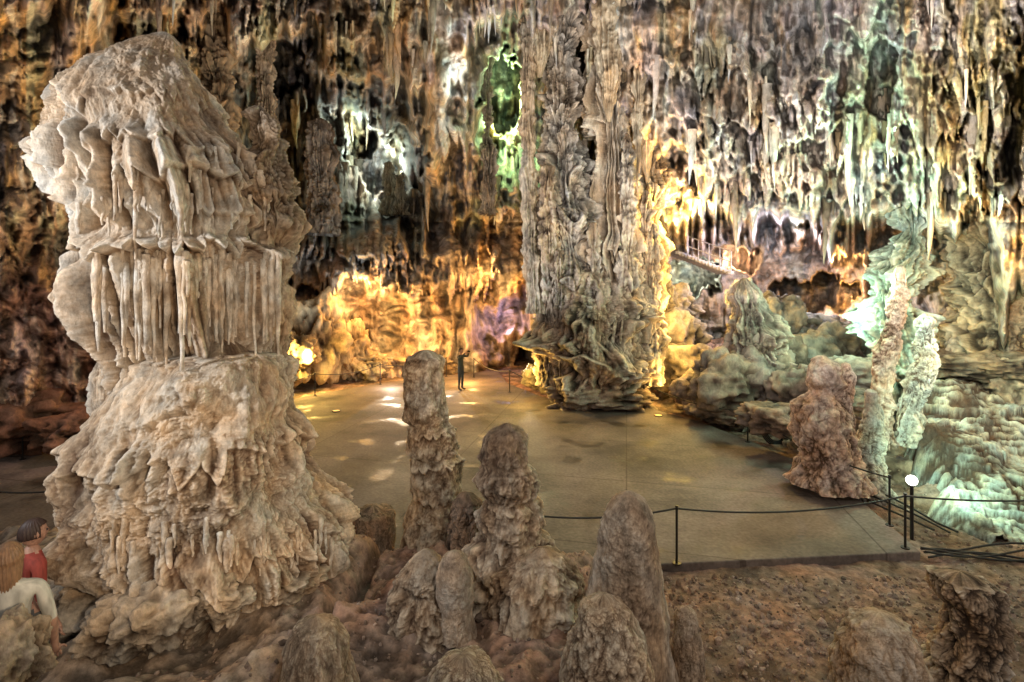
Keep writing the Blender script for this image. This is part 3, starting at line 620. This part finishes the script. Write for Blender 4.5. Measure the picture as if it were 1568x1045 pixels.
for k in range(16):
    p=a.lerp(b2,k/15); bpy.ops.mesh.primitive_cube_add(size=1,location=p); o=bpy.context.object; o.scale=(.3,1.4,.14); o.data.materials.append(M_step); obs.append(o)
for h in (.5,1.0):
    obs.append(tube([(a+Vector((0,-.7,h)))[:],(b2+Vector((0,-.7,h)))[:]],.03,'r',M_step))
for k in range(0,16,3):
    p=a.lerp(b2,k/15)+Vector((0,-.7,0)); obs.append(tube([p[:],(p+Vector((0,0,1)))[:]],.025,'r',M_step))
joinobs(obs,'staircase')

# ---------------------------------------------------------------- people
def smat(n,c,r=.8): return plain(n,c,r,nv=.2)
def person(name,loc,rot,J,mats,hair='short',scale=1.0,haircol=(.05,.03,.02)):
    E=[('pelvis','waist',0),('waist','chest',0),('chest','neck',0),('neck','headb',2)]
    for s in 'lr':
        E+=[('chest','sh'+s,0),('sh'+s,'el'+s,0),('el'+s,'wr'+s,3),('wr'+s,'pa'+s,2),('pelvis','hip'+s,1),('hip'+s,'kn'+s,1),('kn'+s,'an'+s,1),('an'+s,'toe'+s,4)]
        for k in range(5): E+=[('pa'+s,'f%d'%k+s,2),('f%d'%k+s,'g%d'%k+s,2)]
    for s in 'lr':
        pa=Vector(J['pa'+s][0]); wr=Vector(J['wr'+s][0]); dr=(pa-wr).normalized(); side=dr.cross(Vector((0,1,0.3))).normalized()
        for k in range(5):
            if k<4: a_=pa+side*(k-1.5)*.021+dr*.04; g_=a_+dr*(.04,.05,.046,.034)[k]+Vector((0,-.015,0))
            else: a_=pa-dr*.02+side*(-.05); g_=a_+dr*.03-side*.02
            J['f%d'%k+s]=(a_[:],.009); J['g%d'%k+s]=(g_[:],.0075)
    names=list(J.keys()); idx={n:i for i,n in enumerate(names)}
    me=bpy.data.meshes.new(name); me.from_pydata([J[n][0] for n in names],[(idx[a],idx[b]) for a,b,_ in E],[])
    ob=bpy.data.objects.new(name,me); bpy.context.collection.objects.link(ob)
    bpy.ops.object.select_all(action='DESELECT'); ob.select_set(True); bpy.context.view_layer.objects.active=ob
    sk=ob.modifiers.new('s','SKIN')
    for n in names:
        r=J[n][1]; r=(r,r) if not isinstance(r,tuple) else r
        me.skin_vertices[0].data[idx[n]].radius=r; me.skin_vertices[0].data[idx[n]].use_root=(n=='pelvis')
    su=ob.modifiers.new('u','SUBSURF'); su.levels=2; su.render_levels=2
    bpy.ops.object.convert(target='MESH'); ob=bpy.context.view_layer.objects.active; me=ob.data
    me.materials.clear()
    for m_ in mats: me.materials.append(m_)
    C=np.array([p.center[:] for p in me.polygons]); best=np.full(len(C),1e9); mi=np.zeros(len(C),int)
    for a_,b_,k in E:
        A=np.array(J[a_][0]); B=np.array(J[b_][0]); AB=B-A; t=np.clip(((C-A)@AB)/(AB@AB),0,1); dd=np.linalg.norm(C-(A+t[:,None]*AB),axis=1)
        ms=dd<best; best[ms]=dd[ms]; mi[ms]=k
    for p,k in zip(me.polygons,mi): p.material_index=int(k); p.use_smooth=True
    hc=Vector(J['headb'][0])+Vector((0,-.01,.09))
    bm=bmesh.new(); bmesh.ops.create_uvsphere(bm,u_segments=32,v_segments=24,radius=1)
    for v in bm.verts:
        x,y,z=v.co; nx=.076*x*(1-.16*max(0,-z)); ny=.095*y; nz_=.118*z
        if y<0:
            ny-=.020*math.exp(-((x/.16)**2+((z+.12)/.2)**2))
            ny+=.012*math.exp(-(((abs(x)-.4)/.16)**2+((z-.06)/.14)**2))
            ny-=.006*math.exp(-((x/.3)**2+((z+.5)/.09)**2))
            ny-=.008*math.exp(-((x/.3)**2+((z+.85)/.2)**2))
        if abs(x)>.85: nx+=math.copysign(.02*math.exp(-(((y-.05)/.2)**2+((z+.05)/.25)**2)),x)
        v.co=(nx,ny,nz_)
    for f_ in bm.faces: f_.smooth=True
    hm=bpy.data.meshes.new('head'); bm.to_mesh(hm); bm.free(); hm.materials.append(mats[2]); h=bpy.data.objects.new('head',hm); bpy.context.collection.objects.link(h); h.parent=ob; h.location=hc
    for sx in (-1,1):
        bpy.ops.mesh.primitive_uv_sphere_add(segments=12,ring_count=8,radius=.011,location=hc+Vector((sx*.031,-.082,.006))); e_=bpy.context.object; e_.name='eye'; e_.data.materials.append(smat('eye_dark',(.03,.02,.02),.3)); e_.parent=ob
    bm=bmesh.new(); bmesh.ops.create_uvsphere(bm,u_segments=96,v_segments=48,radius=1)
    dl=[]
    for v in bm.verts:
        x,y,z=v.co
        st=1+.05*math.sin(math.atan2(y,x)*23+z*3)+.03*math.sin(math.atan2(y,x)*41)
        if y<-.35 and z<.45: dl.append(v); continue
        if hair=='short':
            if z<-.35: dl.append(v); continue
            v.co=(.085*x*st,.106*y*st+.006,.128*z+.006)
        else:
            if z<0:
                q_=math.sqrt(max(0,1-z*z)); k_=(.35+.65*q_)/max(.25,q_) if q_>.02 else 1
                v.co=(.088*x*st*k_*.95,.10*y*st*k_*.9+.02*(-z)+.01,z*.27)
            else: v.co=(.088*x*st,.108*y*st+.006,.13*z+.006)
    bmesh.ops.delete(bm,geom=dl,context='VERTS')
    for f_ in bm.faces: f_.smooth=True
    hm=bpy.data.meshes.new('hair'); bm.to_mesh(hm); bm.free(); hm.materials.append(smat('hair',haircol,.55)); hh=bpy.data.objects.new('hair',hm); bpy.context.collection.objects.link(hh); hh.parent=ob; hh.location=hc
    hh.modifiers.new('so','SOLIDIFY').thickness=.008
    ob.location=loc; ob.rotation_euler=(0,0,rot); ob.scale=(scale,)*3; ob.name=name
    return ob
def baseJ():
    J={'pelvis':((0,0,.96),(.15,.115)),'waist':((0,0,1.12),(.135,.10)),'chest':((0,.01,1.33),(.155,.115)),'neck':((0,.01,1.49),.058),'headb':((0,0,1.56),.05)}
    for s,g in (('l',1),('r',-1)):
        J['sh'+s]=((g*.185,.01,1.42),.06); J['el'+s]=((g*.25,.02,1.13),.043); J['wr'+s]=((g*.26,-.08,.88),.028); J['pa'+s]=((g*.26,-.10,.81),(.036,.02))
        J['hip'+s]=((g*.09,0,.90),.09); J['kn'+s]=((g*.11,-.01,.5),.06); J['an'+s]=((g*.12,.02,.09),.042); J['toe'+s]=((g*.14,-.15,.035),.035)
    return J
skin=smat('skin',(.42,.24,.17),.5)
J=baseJ()
for s,g in (('l',1),('r',-1)):
    J['el'+s]=((g*.29,-.16,1.40),.042); J['wr'+s]=((g*.12,-.30,1.58),.028); J['pa'+s]=((g*.075,-.34,1.63),(.034,.02))
t_=person('tourist',(-2.24,22.4,0),math.radians(60),J,[smat('jacket',(.035,.05,.055)),smat('jeans',(.03,.045,.075)),skin,smat('sleeve',(.035,.05,.055)),smat('shoe',(.03,.02,.02))],'short',1.04)
bpy.ops.mesh.primitive_cube_add(size=1,location=(0,-.37,1.66)); c=bpy.context.object; c.scale=(.13,.05,.08); bpy.ops.object.transform_apply(scale=True)
c.modifiers.new('b','BEVEL').width=.01; c.name='camera_body'; c.data.materials.append(M_post); c.parent=t_
bpy.ops.mesh.primitive_cylinder_add(vertices=20,radius=.032,depth=.07,location=(0,-.43,1.66),rotation=(math.pi/2,0,0)); c=bpy.context.object; c.name='camera_lens'; c.data.materials.append(M_post); c.parent=t_
p=W(12,860,3.9); person('woman',(p[0],p[1],p[2]-1.64),math.radians(215),baseJ(),[smat('white_top',(.5,.48,.42)),smat('trousers',(.12,.12,.14)),skin,smat('skin2',(.42,.24,.17),.5),smat('shoe',(.3,.3,.3))],'long',1.0,(.22,.12,.06))
p=W(50,815,4.7); person('man',(p[0],p[1],p[2]-1.66),math.radians(150),baseJ(),[smat('red_shirt',(.30,.05,.035)),smat('shorts',(.1,.1,.1)),skin,smat('skin3',(.42,.24,.17),.5),smat('shoe',(.3,.3,.3))],'short',1.0,(.04,.02,.015))

# ---------------------------------------------------------------- lights
def pl(px_,py_,d,c,e,r=.15,off=None,name='lamp_light'):
    if off is not None: d=Dat(px_,py_)-off
    l=bpy.data.lights.new(name,'POINT'); l.energy=e; l.color=c; l.shadow_soft_size=r
    o=bpy.data.objects.new(name,l); o.location=W(px_,py_,d); bpy.context.collection.objects.link(o); return o
def sp(loc,tgt,c,e,ang=60,r=.2,name='spot_light',bl=.6):
    l=bpy.data.lights.new(name,'SPOT'); l.energy=e; l.color=c; l.shadow_soft_size=r; l.spot_size=math.radians(ang); l.spot_blend=bl
    o=bpy.data.objects.new(name,l); o.location=loc; v=Vector(tgt)-Vector(loc); o.rotation_euler=v.to_track_quat('-Z','Y').to_euler(); bpy.context.collection.objects.link(o); return o
YE=(1,.66,.16); OR=(1,.54,.16); WM=(1,.86,.70); GR=(.5,1,.72)
pl(470,545,21.8,YE,800); pl(560,450,0,OR,650,off=1.8); pl(640,512,0,OR,420,off=1.8); pl(745,420,0,OR,550,off=1.3)
pl(720,560,24,OR,350); pl(600,580,22.8,WM,120)
pl(1052,330,19.6,YE,1300); pl(1042,480,19.6,YE,550); pl(800,570,19.4,YE,200); pl(1030,585,18.7,YE,220)
pl(1275,400,0,OR,1000,off=1.8); pl(1130,400,0,(1,.62,.32),380,off=1.6); pl(1300,450,0,OR,250,off=1.2); pl(1200,400,24,(.82,.84,1),1300)
pl(1330,430,12.6,GR,330); pl(1290,480,15.5,GR,260); pl(1530,440,11.8,OR,330); pl(1330,240,11.5,GR,300); pl(1480,330,10.5,(.6,.95,.75),110); pl(1530,120,7.4,(1,.78,.3),110)
pl(600,250,0,(.85,1,.82),600,off=3); pl(540,200,0,(.75,1,.9),500,off=2.5); pl(768,150,0,(.6,1,.5),2300,off=5); pl(735,120,16.0,(.75,.9,1),110)
pl(775,500,0,(.6,.5,1),70,off=1)
pl(1060,430,0,(.8,1,.82),420,off=2.5)
sp((8.0,9.6,1.6),(13,13,.6),(.62,1,.74),560,120); sp((10,11,3.8),(13,14,1),(.85,1,.78),340,95)
sp(W(1000,560,14),W(1250,120,15),(.95,.96,1),2300,100,.4)  # washer spot added to brighten the right wall, no visible fixture
sp((3.0,4.5,6.0),(10,15,10),(1,.95,.88),4200,95,.25)  # frontal fill spot added near the camera to brighten dark gaps
sp(W(1350,640,10),W(1480,120,11),(1,.92,.70),1400,95,.3)
sp((-1.5,9,4.5),W(640,80,17),(1,.88,.74),3000,70,.3)  # washer spot added to brighten the upper middle hanging mass
sp((-3.5,15,2.5),W(880,260,20.6),(.9,.95,1),1900,70,.2)
sp((3.4,13,2),W(940,200,20),(1,.84,.62),1700,60,.2)
sp(W(540,600,18),W(470,200,28),(.85,.95,1),1700,70,.3)
sp(W(480,650,11),W(120,60,10),(1,.76,.48),2400,90,.3)
sp((-9,12.5,3.2),(-13,14.5,2.2),(1,.62,.48),260,110,.3)
# streaks and pools of light on the walkway
sp((-5.6,24.6,1.1),(-3.6,14,0),(1,.84,.62),620,26,.06,bl=.4); sp((-3.2,25.4,1.2),(-1.0,14,0),(1,.78,.52),620,34,.06,bl=.4); sp((.4,21.5,1.4),(2.5,14,0),(1,.83,.60),330,40,.06,bl=.4)
sp((8.3,13.4,3.2),(5.6,10.6,0),(1,.70,.62),330,75,.15)
sp((-6.4,2.2,5.9),(-3.9,6.2,4.8),(.97,.98,1),1050,85,.12)
sp((-1.0,2.2,3.4),(-3.6,6.2,3.6),(1,.77,.52),330,85,.2)
sp((1.8,1.5,6.5),(1.2,6.5,1.0),WM,420,90,.25)
sp((4.0,3.0,4.5),(7.0,6.0,0.5),(1,.80,.64),120,90,.25)
# ---------------------------------------------------------------- world + camera
w=bpy.data.worlds.new('World'); bpy.context.scene.world=w; w.use_nodes=True
w.node_tree.nodes['Background'].inputs[0].default_value=(1,.93,.87,1); w.node_tree.nodes['Background'].inputs[1].default_value=0.40
cam=bpy.data.cameras.new('camera'); cam.sensor_width=36; cam.lens=18; cam.shift_y=-(522.5-HY)/1568; cam.clip_end=300; cam.clip_start=.05
co=bpy.data.objects.new('camera',cam); co.location=(0,0,H); co.rotation_euler=(math.pi/2,0,0); bpy.context.collection.objects.link(co); bpy.context.scene.camera=co
s=bpy.context.scene; s.view_settings.view_transform='Standard'; s.view_settings.look='None'; s.view_settings.exposure=0
